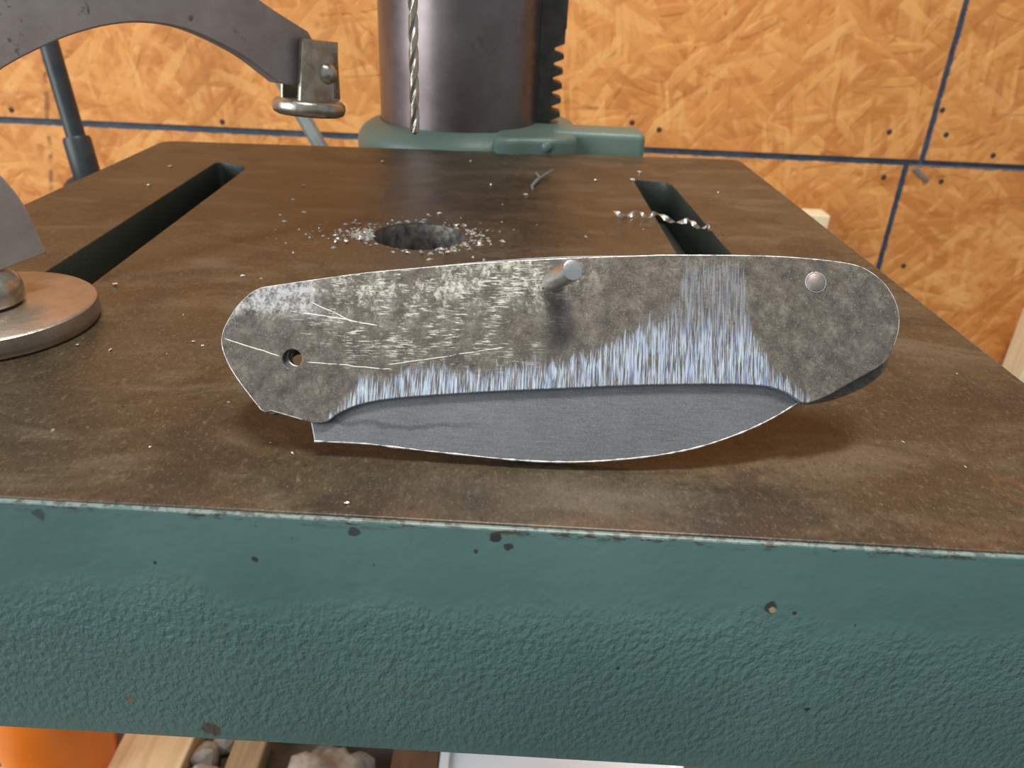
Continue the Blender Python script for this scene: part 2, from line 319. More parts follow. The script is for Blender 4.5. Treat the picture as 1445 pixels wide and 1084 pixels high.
def mat_blade():
    k = M('knife_blade_steel'); x, y, z = k.sep(k.obj)
    g = k.noise(k.map(k.obj, scale=(0.10, 1, 1), rot=(0, 0, 0.05)), 2600, 4, 0.7); n1 = k.noise(k.obj, 60, 4, 0.6)
    col = k.ramp(k.math('ADD', k.math('MULTIPLY', g, 0.5), k.math('MULTIPLY', n1, 0.5)), [(0.35, (0.150, 0.150, 0.156)), (0.65, (0.235, 0.235, 0.240))])
    ln = k.math('ABSOLUTE', k.math('SUBTRACT', y, k.math('ADD', 0.0043, k.math('MULTIPLY', k.math('SUBTRACT', n1, 0.5), 0.006))))
    col = k.mix(k.math('MULTIPLY', k.math('MULTIPLY', k.step(ln, 0.0006, 0.0001), k.step(x, -0.008, -0.020)), 0.55), col, (0.07, 0.07, 0.08))
    sp = k.noise(k.obj, 3600, 3, 0.7)
    col = k.mix(k.math('MULTIPLY', k.step(sp, 0.55, 0.68), 0.4), col, (0.36, 0.36, 0.36)); col = k.mix(k.math('MULTIPLY', k.step(sp, 0.46, 0.34), 0.4), col, (0.07, 0.07, 0.075))
    # grinding nicks shining along the unsharpened edge
    return k.out(col, 0.42, 0.7, k.bump(g, 0.12, 0.0001), 0.5)
def mat_metal(name, c0, c1, rough=0.4, metal=0.8, scale=120, pits=0.0, bump=0.2):
    k = M(name); n1 = k.noise(k.obj, scale, 5, 0.62); n2 = k.noise(k.obj, scale*6, 4, 0.6)
    col = k.ramp(n1, [(0.3, c0), (0.7, c1)])
    if pits:
        p = k.math('MULTIPLY', k.step(k.noise(k.obj, scale*3.2, 3, 0.6), 0.63, 0.72), pits)
        col = k.mix(p, col, tuple(a*0.22 for a in c0))
    return k.out(col, k.math('ADD', rough-0.07, k.math('MULTIPLY', n2, 0.14)), metal, k.bump(k.math('ADD', n1, k.math('MULTIPLY', n2, 0.4)), bump, 0.0004), 0.5)
def mat_wood(name, c0, c1, axis=1):
    k = M(name); sc = [60, 60, 60]; sc[axis] = 5
    n1 = k.noise(k.map(k.obj, scale=tuple(sc)), 1.6, 4, 0.6, 0.8)
    col = k.ramp(n1, [(0.3, c0), (0.7, c1)])
    return k.out(col, 0.7, 0, k.bump(n1, 0.2, 0.0006), 0.3)

OSB = mat_osb(); BLUE = mat_simple('blue_sealed_board_edge', (0.055, 0.085, 0.120), 0.7, 0, 0.5, 60, 0.3)
TOP = mat_tabletop(); GREEN = mat_green(); FRONT = mat_green('green_machine_paint_front', True)
GREENB = mat_green('pale_green_collar_paint', False, ((0.075, 0.125, 0.102), (0.13, 0.185, 0.15)))
DKGREEN = mat_green('slot_green_with_shade', False, ((0.026, 0.034, 0.027), (0.062, 0.076, 0.062)))  # slot green darkened for grease and to hold the shade inside
LINER = mat_liner(); BLADE = mat_blade()
PIN = mat_metal('bright_pin_steel', (0.48, 0.47, 0.45), (0.68, 0.67, 0.65), 0.28, 0.95, 300)
RIVET = mat_metal('dull_rivet', (0.17, 0.14, 0.12), (0.27, 0.23, 0.20), 0.5, 0.6, 700, 0.3)
EDGE = mat_metal('filed_edge_steel', (0.45, 0.45, 0.46), (0.72, 0.72, 0.72), 0.35, 0.9, 900)
BURR = mat_metal('ragged_burr', (0.10, 0.10, 0.10), (0.80, 0.80, 0.78), 0.4, 0.3, 700)
COLM = mat_metal('brown_column_steel', (0.150, 0.125, 0.120), (0.235, 0.200, 0.195), 0.34, 0.85, 40, 0.25, 0.1)
RACKM = mat_metal('dark_rack_steel', (0.045, 0.042, 0.038), (0.085, 0.078, 0.07), 0.5, 0.5, 150, 0.3)
CLAMP = mat_metal('clamp_plated_steel', (0.285, 0.245, 0.228), (0.41, 0.360, 0.338), 0.40, 0.30, 90, 0.7, 0.25)
CLAMPE = mat_metal('clamp_swivel_plating', (0.29, 0.26, 0.20), (0.56, 0.53, 0.46), 0.30, 0.9, 260, 0.5, 0.25)
DISC = mat_metal('clamp_disc_steel', (0.30, 0.245, 0.19), (0.44, 0.37, 0.30), 0.36, 0.85, 150, 0.35, 0.3)
HOLEM = mat_metal('dusty_bored_hole', (0.08, 0.075, 0.065), (0.42, 0.40, 0.36), 0.4, 0.7, 420, 0.6, 0.5)
BITM = mat_metal('drill_bit_steel', (0.36, 0.32, 0.24), (0.62, 0.58, 0.50), 0.28, 0.95, 220)
CHIP = mat_simple('bright_swarf', (0.80, 0.79, 0.75), 0.3, 0.85, 0.15, 500, 0.1)
DUST = mat_simple('metal_dust', (0.36, 0.345, 0.315), 0.4, 0.6, 0.4, 900, 0.1)
BLACKR = mat_simple('black_painted_rod', (0.022, 0.028, 0.030), 0.42, 0.1, 0.4, 60, 0.15)
GREYR = mat_simple('grey_green_painted_rod', (0.15, 0.17, 0.16), 0.5, 0.1, 0.25, 60, 0.15)
NAILM = mat_simple('rusty_nail_head', (0.05, 0.038, 0.032), 0.6, 0.4, 0.4, 300, 0.2)
PINE = mat_wood('pine', (0.58, 0.40, 0.21), (0.80, 0.62, 0.38)); PINEZ = mat_wood('pine_upright', (0.66, 0.50, 0.30), (0.86, 0.70, 0.46), 2)
GREYW = mat_wood('weathered_wood', (0.26, 0.19, 0.11), (0.48, 0.36, 0.20)); BROWNW = mat_wood('brown_wood', (0.115, 0.058, 0.032), (0.21, 0.11, 0.06))
BENCH = mat_wood('bench_plywood', (0.10, 0.075, 0.05), (0.20, 0.15, 0.10), 0)
ORANGE = mat_simple('orange_plastic', (0.72, 0.17, 0.012), 0.38, 0, 0.12, 20, 0.05)
WHITE = mat_simple('white_plastic', (0.80, 0.82, 0.85), 0.45, 0, 0.05, 20, 0.05)
RAG = mat_simple('stained_rag', (0.34, 0.31, 0.27), 0.85, 0, 0.5, 45, 0.6, 0.002)
CONC = mat_simple('concrete_floor', (0.22, 0.21, 0.19), 0.8, 0, 0.3, 12, 0.3, 0.001)

# ------------------------------------------------------------------ the setting
flo = link('floor', box_mesh('floor', -2.6, 2.6, -1.2, 0.9, -1.2, -1.15), CONC); tag(flo, kind='structure')
wall = link('wall_back', box_mesh('wall_back', -2.6, 2.6, 0.8545, 0.90, -1.15, 1.25), BLUE); tag(wall, kind='structure', label='sheathed back wall of strand board sheets with blue sealed seams')
def sheet(x0, x1, z0, z1):
    bm = bmesh.new(); bmesh.ops.create_cube(bm, size=1)
    for v in bm.verts: v.co = ((x0+x1)/2+v.co.x*(x1-x0), 0.8523+v.co.y*0.0046, (z0+z1)/2+v.co.z*(z1-z0))
    bmesh.ops.bevel(bm, geom=bm.edges[:], offset=0.0008, segments=1, affect='EDGES')
    return link('strand_board', from_bm(bm, 'strand_board'), OSB, wall)
g = 0.0026
sheet(-2.59, 0.4315-g, -0.0855+g, 1.24); sheet(0.4315+g, 2.59, -0.0855+g, 1.24)
sheet(-2.59, 0.4165-g, -1.14, -0.0872-g*0.6); sheet(0.4165+g, 2.59, -1.14, -0.0862-g*0.6)
nail_me = lathe_mesh('nail_head', [(0.0, 0.0016), (0.0018, 0.0014), (0.0027, 0.0006), (0.0028, 0.0)], 14)
nail_me.transform(Matrix.Rotation(math.pi/2, 4, 'X'))
for x, z in ((0.3889, -0.055), (0.4378, -0.0308), (0.449, -0.0552), (0.3954, -0.1021), (0.4583, -0.1037), (0.1465, -0.0639), (0.117, -0.058), (-0.5417, -0.0749), (0.4442, -0.2), (-0.318, -0.077), (0.505, -0.074), (-0.30, 0.05), (0.62, -0.06), (0.72, -0.108), (-0.66, -0.07)):
    o = link('nail_head', nail_me, NAILM, wall); o.location = (x, 0.8502, z)
spl = link('splinter', box_mesh('splinter', -0.011, 0.011, -0.0015, 0.0015, -0.0022, 0.0022, 0.0008), GREYR, wall); spl.location = (0.434, 0.8492, -0.0975); spl.rotation_euler = (0, 0.6, 0)

# ------------------------------------------------------------------ workbench and what stands on it
bench = empty('workbench', (0, 0.35, -1.15)); tag(bench, 'low brown plywood workbench carrying the drill press', 'workbench')
link('bench_top', box_mesh('bench_top', -0.95, 0.95, -0.50, 0.495, 0.715, 0.75, 0.002), BENCH, bench)
for sx in (-0.88, 0.88):
    for sy in (-0.43, 0.43): link('leg', box_mesh('leg', sx-.045, sx+.045, sy-.045, sy+.045, 0, 0.715, 0.003), BENCH, bench)
BZ = -0.40
def strip(name, label, x0, x1, y0, y1, h, mat, cat='wood', rot=0.0, group=None, z=BZ):
    o = link(name, box_mesh(name, -(x1-x0)/2, (x1-x0)/2, -(y1-y0)/2, (y1-y0)/2, 0, h, 0.0012), mat)
    o.location = ((x0+x1)/2, (y0+y1)/2, z); o.rotation_euler.z = rot; return tag(o, label, cat, group)
strip('wood_strip', 'pale pine strip lying on the bench next to the orange jar', -.2412, -.1952, 0.02, .40, .020, PINE)
strip('wood_strip', 'narrow weathered wood strip on the bench beside the crumpled rag', -.170, -.1485, 0.05, .345, .016, GREYW)
strip('wood_strip', 'pale pine offcut on the bench on the far side of the orange jar', -.375, -.312, 0.10, .315, .018, PINE, rot=-0.10)
strip('brown_board', 'dark brown board end lying on the bench against the white tray', -.0640, -.0335, 0.10, .345, .022, BROWNW, 'board')
strip('upright_board', 'pale pine board standing upright against the strand board wall', .5815, .68, .790, .828, .1640, PINEZ, 'board')
strip('upright_stick', 'thin pale wood stick standing upright against the strand board wall', .306, .3280, .800, .828, .2655, PINEZ, 'stick')
jar = empty('orange_jar', (-0.270, 0.318, BZ)); tag(jar, 'round orange plastic jar on the bench below the drill press table', 'jar')
jb = link('jar_body', lathe_mesh('jar_body', [(0.0, 0), (0.024, 0), (0.027, 0.003), (0.030, 0.02), (0.031, 0.06), (0.031, 0.11), (0.029, 0.118), (0.026, 0.122), (0.0, 0.122)], 40), ORANGE, jar, 40)
link('jar_lid', lathe_mesh('jar_lid', [(0.0, 0.122), (0.0265, 0.122), (0.0275, 0.124), (0.0275, 0.136), (0.026, 0.138), (0.0, 0.138)], 40), ORANGE, jar, 40)
tray = empty('white_tray', (0.045, 0.24, BZ)); tag(tray, 'shallow white plastic tray on the bench under the drill press table', 'tray')
tp = [(-.076, -.09), (.076, -.09), (.076, .10), (-.076, .10)]
link('tray_base', box_mesh('tray_base', -.075, .075, -.09, .10, 0, .024, .004, 3), WHITE, tray, 40)
link('tray_rim', outline_mesh('tray_rim', [[(-.078, -.093), (.078, -.093), (.078, .103), (-.078, .103)], [(-.072, -.087), (.072, -.087), (.072, .097), (-.072, .097)]], .022, .027, .001), WHITE, tray)
bm = bmesh.new(); bmesh.ops.create_icosphere(bm, subdivisions=4, radius=1)
from mathutils import noise as mn
for v in bm.verts:
    p = v.co.copy(); a = mn.noise(p*2.2)*0.35+mn.noise(p*5)*0.22
    v.co = Vector((p.x*0.033, p.y*0.05, max(p.z, -0.45)*0.022))*(1+a)
mz = min(v.co.z for v in bm.verts)
for v in bm.verts: v.co.z -= mz
rag = link('crumpled_rag', from_bm(bm, 'crumpled_rag'), RAG, None, 60); rag.location = (-0.104, 0.284, BZ); tag(rag, 'crumpled grey stained rag on the bench between the wood strips', 'rag')
rr = random.Random(5)
for i, (x, y, s) in enumerate(((-.186, .330, .009), (-.181, .312, .011), (-.188, .295, .008), (-.178, .343, .008))):
    bm = bmesh.new(); bmesh.ops.create_icosphere(bm, subdivisions=2, radius=s)
    for v in bm.verts: v.co *= 1+0.35*mn.noise(v.co*160+Vector((i*9, 0, 0)))
    mz = min(v.co.z for v in bm.verts)
    for v in bm.verts: v.co.z -= mz
    o = link('stone', from_bm(bm, 'stone'), RAG); o.location = (x, y, BZ); tag(o, 'small rough grey stone lying between the two wood strips', 'stone', 'stones between the wood strips')

# ------------------------------------------------------------------ drill press
CX, CY = -0.0303, 0.395
press = empty('drill_press', (CX, CY, BZ)); tag(press, 'green bench drill press with a brown slotted iron table', 'drill press')
def ppart(name, me, mat, loc=(0, 0, 0), smooth=None, parent=None, label=None):
    """meshes in world coordinates, parented to the drill press"""
    o = link(name, me, mat, parent or press, smooth)
    o.location = Vector(loc)-(Vector((CX, CY, BZ)) if parent is None else Vector((0, 0, 0)))
    if label: o['label'] = label
    return o
FLc, FRc, BRc, BLc = (-0.1475, 0.0867), (0.1038, 0.0826), (0.0998, 0.3578), (-0.1536, 0.3393)
def inset(q, d):
    cx = sum(p[0] for p in q)/4; cy = sum(p[1] for p in q)/4
    return [(x-math.copysign(d, x-cx), y-math.copysign(d, y-cy)) for x, y in q]
def rounded(q, r, n=5):
    out = []
    for i, p in enumerate(q):
        a, b = Vector(q[i-1]), Vector(q[(i+1) % len(q)]); p = Vector(p); u = (a-p).normalized(); w = (b-p).normalized()
        for k in range(n+1):
            t = k/n; out.append(tuple((p+u*r*(1-t))*(1-t)+(p+w*r*t)*t+Vector((0, 0))) if False else tuple((p+u*r)*(1-t)**2+p*2*t*(1-t)+(p+w*r)*t**2))
    return out
full = [FLc, FRc, BRc, BLc]
def slot(l0, l1, r0, r1, yb0, yb1, yf):
    """l0/l1 = left edge point at back / its x at front ; ends rounded"""
    q = [(l1, yf), (r1, yf), (r0, yb1), (l0, yb0)]
    return rounded(q, 0.005, 5)
holeC, holeR = (-0.0280, 0.2175), 0.0132
slotL = slot(-0.1173, -0.1105, -0.1030, -0.0963, 0.3035, 0.2960, 0.128)
slotR = slot(0.0450, 0.0468, 0.0592, 0.0642, 0.3070, 0.3030, 0.140)
tt = ppart('table_top', outline_mesh('table_top', [rounded(inset(full, 0.0007), 0.006), slotL, slotR, circle(*holeC, holeR, 48)], -0.016, 0.0, 0.0003, 2), TOP, label='bare brown iron top with two slots and a drilled hole')
for p in tt.data.polygons:
    n = p.normal
    if abs(n.z) < 0.6 and -0.0155 < p.center.z < -0.0004: p.material_index = 2 if math.hypot(p.center.x-holeC[0], p.center.y-holeC[1]) < holeR+0.001 else 1
tt.data.materials.append(DKGREEN); tt.data.materials.append(HOLEM)
ap = ppart('table_apron', outline_mesh('table_apron', [rounded(full, 0.006), rounded(inset(full, 0.011), 0.004)], -0.0472, -0.00035, 0.0004, 2), FRONT, label='green painted rough cast apron around the table')
# lining of the slots under the top: a lower ledge inside each slot
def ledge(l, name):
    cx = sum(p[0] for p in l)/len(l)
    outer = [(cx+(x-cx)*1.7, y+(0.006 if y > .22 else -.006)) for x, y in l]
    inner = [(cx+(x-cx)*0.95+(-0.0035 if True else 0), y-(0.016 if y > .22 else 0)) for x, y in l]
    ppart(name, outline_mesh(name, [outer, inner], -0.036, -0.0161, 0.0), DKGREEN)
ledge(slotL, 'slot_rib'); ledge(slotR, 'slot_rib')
ppart('hole_boss', outline_mesh('hole_boss', [circle(*holeC, 0.024, 40), circle(*holeC, holeR*0.93, 40)], -0.040, -0.0161), HOLEM)
ppart('table_bracket', box_mesh('table_bracket', -0.062, 0.002, 0.235, 0.352, -0.110, -0.041, 0.006, 3), GREEN, smooth=40)
ppart('column', lathe_mesh('column', [(0.0, 0.02), (0.0380, 0.02), (0.0380, 0.85), (0.0, 0.85)], 96), COLM, (CX, CY, BZ), 40, label='brown steel column')
ppart('collar', lathe_mesh('collar', [(0.0383, -0.112), (0.0485, -0.112), (0.0495, -0.110), (0.0495, -0.0035), (0.0488, -0.0006), (0.0470, 0.0020), (0.0440, 0.0042), (0.0405, 0.0056), (0.0383, 0.0060)], 80, cap=False), GREENB, (CX, CY, 0), 50, label='pale green collar around the column')
lug_me = box_mesh('clamp_lug', 0.014, 0.0572, 0.3625, 0.384, -0.055, 0.0082, 0.0030, 4)
lug = ppart('clamp_lug', lug_me, GREENB, smooth=50)
web = ppart('lug_web', outline_mesh('lug_web', [smooth_loop([(-0.012, 0.350), (0.006, 0.3475), (0.020, 0.3515), (0.026, 0.362), (0.026, 0.405), (0.015, 0.425), (0.0, 0.420)], 4)], -0.05, 0.0068, 0.003, 3), GREENB, smooth=50)
ppart('lug_bolt', lathe_mesh('lug_bolt', [(0.0, 0.002), (0.0014, 0.0018), (0.0024, 0.0011), (0.0026, 0.0)], 20), GREENB, smooth=60).matrix_local = Matrix.Translation(Vector((0.0118, 0.3492, 0.0030))-Vector((CX, CY, BZ))) @ Matrix.Rotation(math.pi/2, 4, 'X')
# toothed rack standing beside the column
pr = [(0.0072, -0.004), (0.0190, -0.004), (0.0186, 0.0035)]
pitch = 0.00645; zt = 0.0062
for i in range(6):
    z = zt+i*pitch
    pr += [(0.0142, z+0.0006), (0.0142, z+0.0022), (0.0186, z+0.0040), (0.0186, z+pitch-0.0006)]
pr += [(0.0186, 0.0485), (0.0190, 0.0490), (0.0190, 0.30), (0.0072, 0.30)]
bm = bmesh.new(); a = [bm.verts.new((x, 0.3885, z)) for x, z in pr]; b = [bm.verts.new((x, 0.4015, z)) for x, z in pr]
bm.faces.new(a); bm.faces.new(b[::-1])
for i in range(len(pr)): bm.faces.new((a[i], b[i], b[(i+1) % len(pr)], a[(i+1) % len(pr)]))
ppart('rack', from_bm(bm, 'rack'), RACKM, label='dark toothed rack beside the column')
ppart('base', box_mesh('base', -0.15, 0.09, 0.352, 0.60, BZ, BZ+0.028, 0.006, 3), GREEN, smooth=40)
ppart('base_socket', lathe_mesh('base_socket', [(0.0385, 0.028), (0.058, 0.028), (0.056, 0.04), (0.048, 0.085), (0.0385, 0.087)], 60, cap=False), GREEN, (CX, CY, BZ), 50)
HX, HY = -0.0289, 0.218
ppart('chuck', lathe_mesh('chuck', [(0.0032, 0.083), (0.006, 0.083), (0.0155, 0.098), (0.019, 0.102), (0.019, 0.128), (0.017, 0.132), (0.012, 0.136), (0.0, 0.137)], 48), RACKM, (HX, HY, 0), 40)
ppart('quill', lathe_mesh('quill', [(0.0, 0.137), (0.010, 0.137), (0.010, 0.150), (0.021, 0.151), (0.021, 0.30), (0.0, 0.30)], 40), COLM, (HX, HY, 0), 40)
ppart('head', box_mesh('head', -0.095, 0.035, 0.16, 0.47, 0.29, 0.44, 0.012, 3), GREEN, smooth=40)

# drill bit held in the chuck, over the hole
def drill_bit():
    bm = bmesh.new(); rings = []; n = 28; R = 0.00130; zs = [0.0282+0.0004*i for i in range(141)]
    for z in zs:
        tw = (z-zs[0])*2*math.pi/0.0150
        ring = []
        for k in range(n):
            a = 2*math.pi*k/n; c = math.cos(2*(a))
            r = R*(1-0.52*max(0, c)**1.3) if z < 0.074 else R
            tip = min(1.0, (z-zs[0]+0.00008)/0.0008)
            ring.append(bm.verts.new((HX+r*tip*math.cos(a+tw), HY+r*tip*math.sin(a+tw), z)))
        rings.append(ring)
    for a, b in zip(rings, rings[1:]):
        for k in range(n): bm.faces.new((a[k], a[(k+1) % n], b[(k+1) % n], b[k]))
    bm.faces.new(rings[0][::-1]); bm.faces.new(rings[-1])
    return from_bm(bm, 'drill_bit')
tag(link('drill_bit', drill_bit(), BITM, None, 50), 'thin twist drill bit hanging point down over the table hole', 'drill bit')

# ------------------------------------------------------------------ locking clamp on the table
ca = math.atan2(0.8403, 0.5421)
clamp = empty('drill_press_clamp', (-0.1057, 0.1425, 0.0), (0, 0, ca)); tag(clamp, 'grey steel locking clamp with an arched arm and round foot plate', 'clamp')
# local x runs along the arm, local z up, local -y is the side facing the knife
frame_pts = [(83.4, 40.2), (77.9, 41.1), (75.7, 42.7), (66.9, 48.4), (54.2, 53.7), (44.1, 55.3), (36.1, 55.0), (28.4, 53.5), (22.4, 51.6), (13.6, 48), (7, 43.5), (4.5, 38.5), (5.6, 33), (8.7, 28.3), (11.2, 22.3), (13.1, 12.2), (4.4, 10.95), (-7, 9.8), (-11, 14), (-18, 28), (-30, 40), (-46, 44), (-48, 62), (-30, 66), (-10, 70), (12, 74.5), (36, 76), (56, 71.5), (74.8, 60), (89.3, 52.9), (91.0, 50.5)]
fl = smooth_loop(mm(frame_pts), 4, corners=(0, 1, 15, 16, 17, 21, 22, 29, 30))
fme = outline_mesh('arched_frame', [fl], -0.0018, 0.0018, 0.0004, 2); fme.transform(Matrix.Rotation(math.pi/2, 4, 'X'))
link('arched_frame', fme, CLAMP, clamp, 18)['label'] = 'flat arched grey steel arm'
dme = lathe_mesh('foot_plate', [(0.0, 0.0), (0.0196, 0.0), (0.0201, 0.0007), (0.0203, 0.0018), (0.0200, 0.0041), (0.0195, 0.0045), (0.0, 0.0045)], 72)
link('foot_plate', dme, DISC, clamp, 40)['label'] = 'round steel foot plate'
link('swivel_nut', lathe_mesh('swivel_nut', [(0.0, 0.0045), (0.0062, 0.0045), (0.0072, 0.0054), (0.0074, 0.0075), (0.0070, 0.0096), (0.0056, 0.0106), (0.0, 0.0110)], 40), CLAMPE, clamp, 50)
# swivel shoe on the arm's end
def cheek(y0, y1, pts):
    me = outline_mesh('cheek', [smooth_loop(mm(pts), 4, corners=(0, 1, 2, 3))], -abs(y1-y0)/2, abs(y1-y0)/2, 0.0003, 2)
    me.transform(Matrix.Translation((0, (y0+y1)/2, 0)) @ Matrix.Rotation(math.pi/2, 4, 'X')); return link('shoe_cheek', me, CLAMPE, clamp, 40)
cheek(-0.0046, -0.0032, [(82.3, 36.0), (96.0, 35.2), (97.0, 50.3), (84.6, 51.6)])
cheek(0.0032, 0.0044, [(83.2, 36.0), (96.0, 35.2), (97.0, 47.3), (84.0, 42.6)])
wb = box_mesh('shoe_back', 0.0935, 0.0970, -0.0046, 0.0044, 0.0355, 0.0485, 0.0008, 2); link('shoe_back', wb, CLAMPE, clamp, 40)
rv = lathe_mesh('shoe_rivet', [(0.0, 0.0022), (0.0012, 0.0020), (0.0022, 0.0013), (0.0027, 0.0)], 24); rv.transform(Matrix.Translation((0.0926, -0.0046, 0.0428)) @ Matrix.Rotation(math.pi/2, 4, 'X')); link('shoe_rivet', rv, CLAMPE, clamp, 60)
pad = lathe_mesh('shoe_pad', [(0.0, -0.0022), (0.0080, -0.0022), (0.0092, -0.0016), (0.0097, -0.0004), (0.0095, 0.0010), (0.0086, 0.0019), (0.0, 0.0021)], 48)
pad.transform(Matrix.Translation((0.0893, 0.0, 0.0343)) @ Matrix.Rotation(0.10, 4, 'Y')); link('shoe_pad', pad, CLAMPE, clamp, 50)
for z0, z1, nm in ((0.060, 0.050, 'handle'), (0.047, 0.012, 'release_lever')):
    link(nm, tube_mesh(nm, [(-0.036, 0, z0), (-0.07, 0, z0+0.004), (-0.11, 0, (z0+z1)/2+0.004), (-0.17, 0, z1)], [0.0065, 0.0075, 0.0075, 0.006], 14), CLAMP, clamp, 60)

# ------------------------------------------------------------------ folding knife leaning on its long pin
TH = math.radians(55)
knife = empty('folding_knife', (0.0085, 0.1000, 0.0008), (TH, 0, 0)); tag(knife, 'unfinished folding knife with bare steel liners standing propped on the table', 'knife')
liner = [(-52.97, 15.5), (-52.92, 17.71), (-52.03, 19.99), (-50.8, 22.1), (-48.94, 24.08), (-47.37, 24.89), (-39.97, 26.37), (-31.99, 27.89), (-24.36, 29.0), (-15.16, 30.24), (-2.46, 31.59), (10.35, 32.69), (16.82, 33.16), (31.14, 33.69), (40.22, 33.44), (45.03, 32.88), (47.59, 31.8), (49.75, 29.92), (51.2, 27.54), (51.81, 25.15), (51.65, 22.52), (50.59, 19.44), (49.09, 17.2), (43.9, 13.96), (40.48, 11.88), (37.95, 10.78), (36.47, 10.62), (34.57, 11.89), (32.03, 12.77), (29.48, 13.02), (23.51, 12.92), (10.84, 12.16), (2.4, 11.39), (-6.02, 10.63), (-10.51, 10.23), (-17.71, 9.45), (-24.85, 8.58), (-29.12, 7.79), (-31.98, 6.9), (-34.37, 5.59), (-36.06, 4.27), (-37.82, 4.02), (-39.69, 4.48), (-44.43, 5.62), (-45.3, 5.36), (-46.06, 5.7), (-47.86, 7.69), (-50.28, 10.53), (-51.93, 12.99)]
lin = smooth_loop(mm(liner), 4, corners=(5, 26, 41, 43, 44, 45))
hole = circle(-0.04194, 0.01381, 0.00148, 32)
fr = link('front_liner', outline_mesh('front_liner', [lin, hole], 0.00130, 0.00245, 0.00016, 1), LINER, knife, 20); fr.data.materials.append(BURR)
for p in fr.data.polygons:
    if 0.3 < p.normal.z < 0.95 and math.hypot(p.center.x+0.04194, p.center.y-0.01381) > 0.003 and (p.center.y > 0.020 or p.center.x < -0.040): p.material_index = 1
fr['label'] = 'scratched steel liner with a ground lower edge and painted-in blue-white sheen'
rot = 0.0; cxr, cyr = 0.0387, 0.0297
rearp = liner[:20]+[(52.0, 22.3), (51.9, 18.6), (50.7, 16.3), (48.1, 14.2), (44.1, 12.2), (40.7, 11.2), (38.2, 10.9)]+liner[26:]
rear = smooth_loop(mm(rearp), 4, corners=(5, 26, 41, 43, 44, 45))
def rturn(p): 
    x, y = p[0]-cxr, p[1]-cyr; return (cxr+x*math.cos(rot)-y*math.sin(rot)+0.0, cyr+x*math.sin(rot)+y*math.cos(rot)-0.0)
link('rear_liner', outline_mesh('rear_liner', [rear, hole], -0.00245, -0.00130, 0.00012, 2), LINER, knife, 30)
bl = [(-38.66, 4.3), (-37.84, 1.31), (-30.33, 1.3), (-25.26, 0.95), (-17.29, 0.42), (-8.24, -0.1), (-2.8, -0.2), (2.9, 0.01), (9.21, 0.67), (15.52, 1.71), (21.86, 3.35), (28.19, 5.88), (32.45, 8.11), (36.3, 10.6), (34, 14.5), (25, 17.5), (5, 19), (-15, 18), (-30, 17.5), (-38, 19), (-44, 18.5), (-47, 15), (-46, 10.5), (-42, 8)]
bme = outline_mesh('blade', [smooth_loop(mm(bl), 4, corners=(0, 1, 13)), circle(-0.04194+0.0006, 0.01381+0.0007, 0.00150, 32)], -0.00118, 0.00118, 0.00022, 1)
bo = link('blade', bme, BLADE, knife, 30); bo['label'] = 'grey steel blade folded into the handle, edge still blunt'
bme.materials.append(BURR)
for p in bme.polygons:
    if abs(p.normal.z) < 0.9 and p.center.y < 0.012: p.material_index = 1
rb = random.Random(2); ed = smooth_loop(mm(bl), 8, corners=(0, 1, 13))[8:8*13+1]
link('edge_burr', tube_mesh('edge_burr', [(x, y+0.00008, 0.00112) for x, y in ed], [rb.uniform(0.00007, 0.00019) for _ in ed], 8), BURR, bo, 60)['label'] = 'bright ragged burr along the blunt edge'
sp = [(-48, 22.5), (-40, 25.9), (-31.9, 28.1), (-24.4, 29.5), (-15.2, 30.95), (-2.4, 32.45), (10.5, 33.3), (22, 33.75), (31.1, 33.75), (40.2, 33.3), (45, 32.2), (46.5, 29), (42, 26), (20, 27.3), (-2, 25.8), (-20, 24), (-36, 21.0), (-46, 19.5)]
link('back_spring', outline_mesh('back_spring', [smooth_loop(mm([(x, y-0.22) for x, y in sp]), 4)], -0.00116, 0.00116, 0.0001, 1), BLADE, knife, 30)
rvt = link('rivet', lathe_mesh('rivet', [(0.0, -0.0030), (0.00150, -0.0030), (0.00150, 0.00262), (0.00128, 0.00280), (0.0, 0.00284)], 36), RIVET, knife, 40); rvt.location = (0.03874, 0.02969, 0)
rimr = outline_mesh('rivet_rim', [circle(0, 0, 0.00168, 36), circle(0, 0, 0.00150, 36)], 0.00240, 0.00256, 0.00004, 1); link('rivet_rim', rimr, EDGE, rvt)
# straight pin through both liners; its long rear end props the knife on the table
p0 = Vector((-0.00253, 0.02776, 0.00245)); p1 = Vector((0.00006, 0.02760, 0.0103)); dv = (p1-p0).normalized()
ct, st = math.cos(TH), math.sin(TH)
hz = lambda P: P.y*st+P.z*ct
L = 0.0
while hz(p0-dv*L)+0.0008-0.00158*abs(st) > 0.0001: L += 0.0002
pe = p0-dv*L
pinpts = [pe, pe+dv*0.0004, p1-dv*0.0004, p1-dv*0.0001, p1]
link('pin', tube_mesh('pin', pinpts, [0.00135, 0.00158, 0.00158, 0.00150, 0.00125], 36), PIN, knife, 50)['label'] = 'bright straight steel pin through the handle'

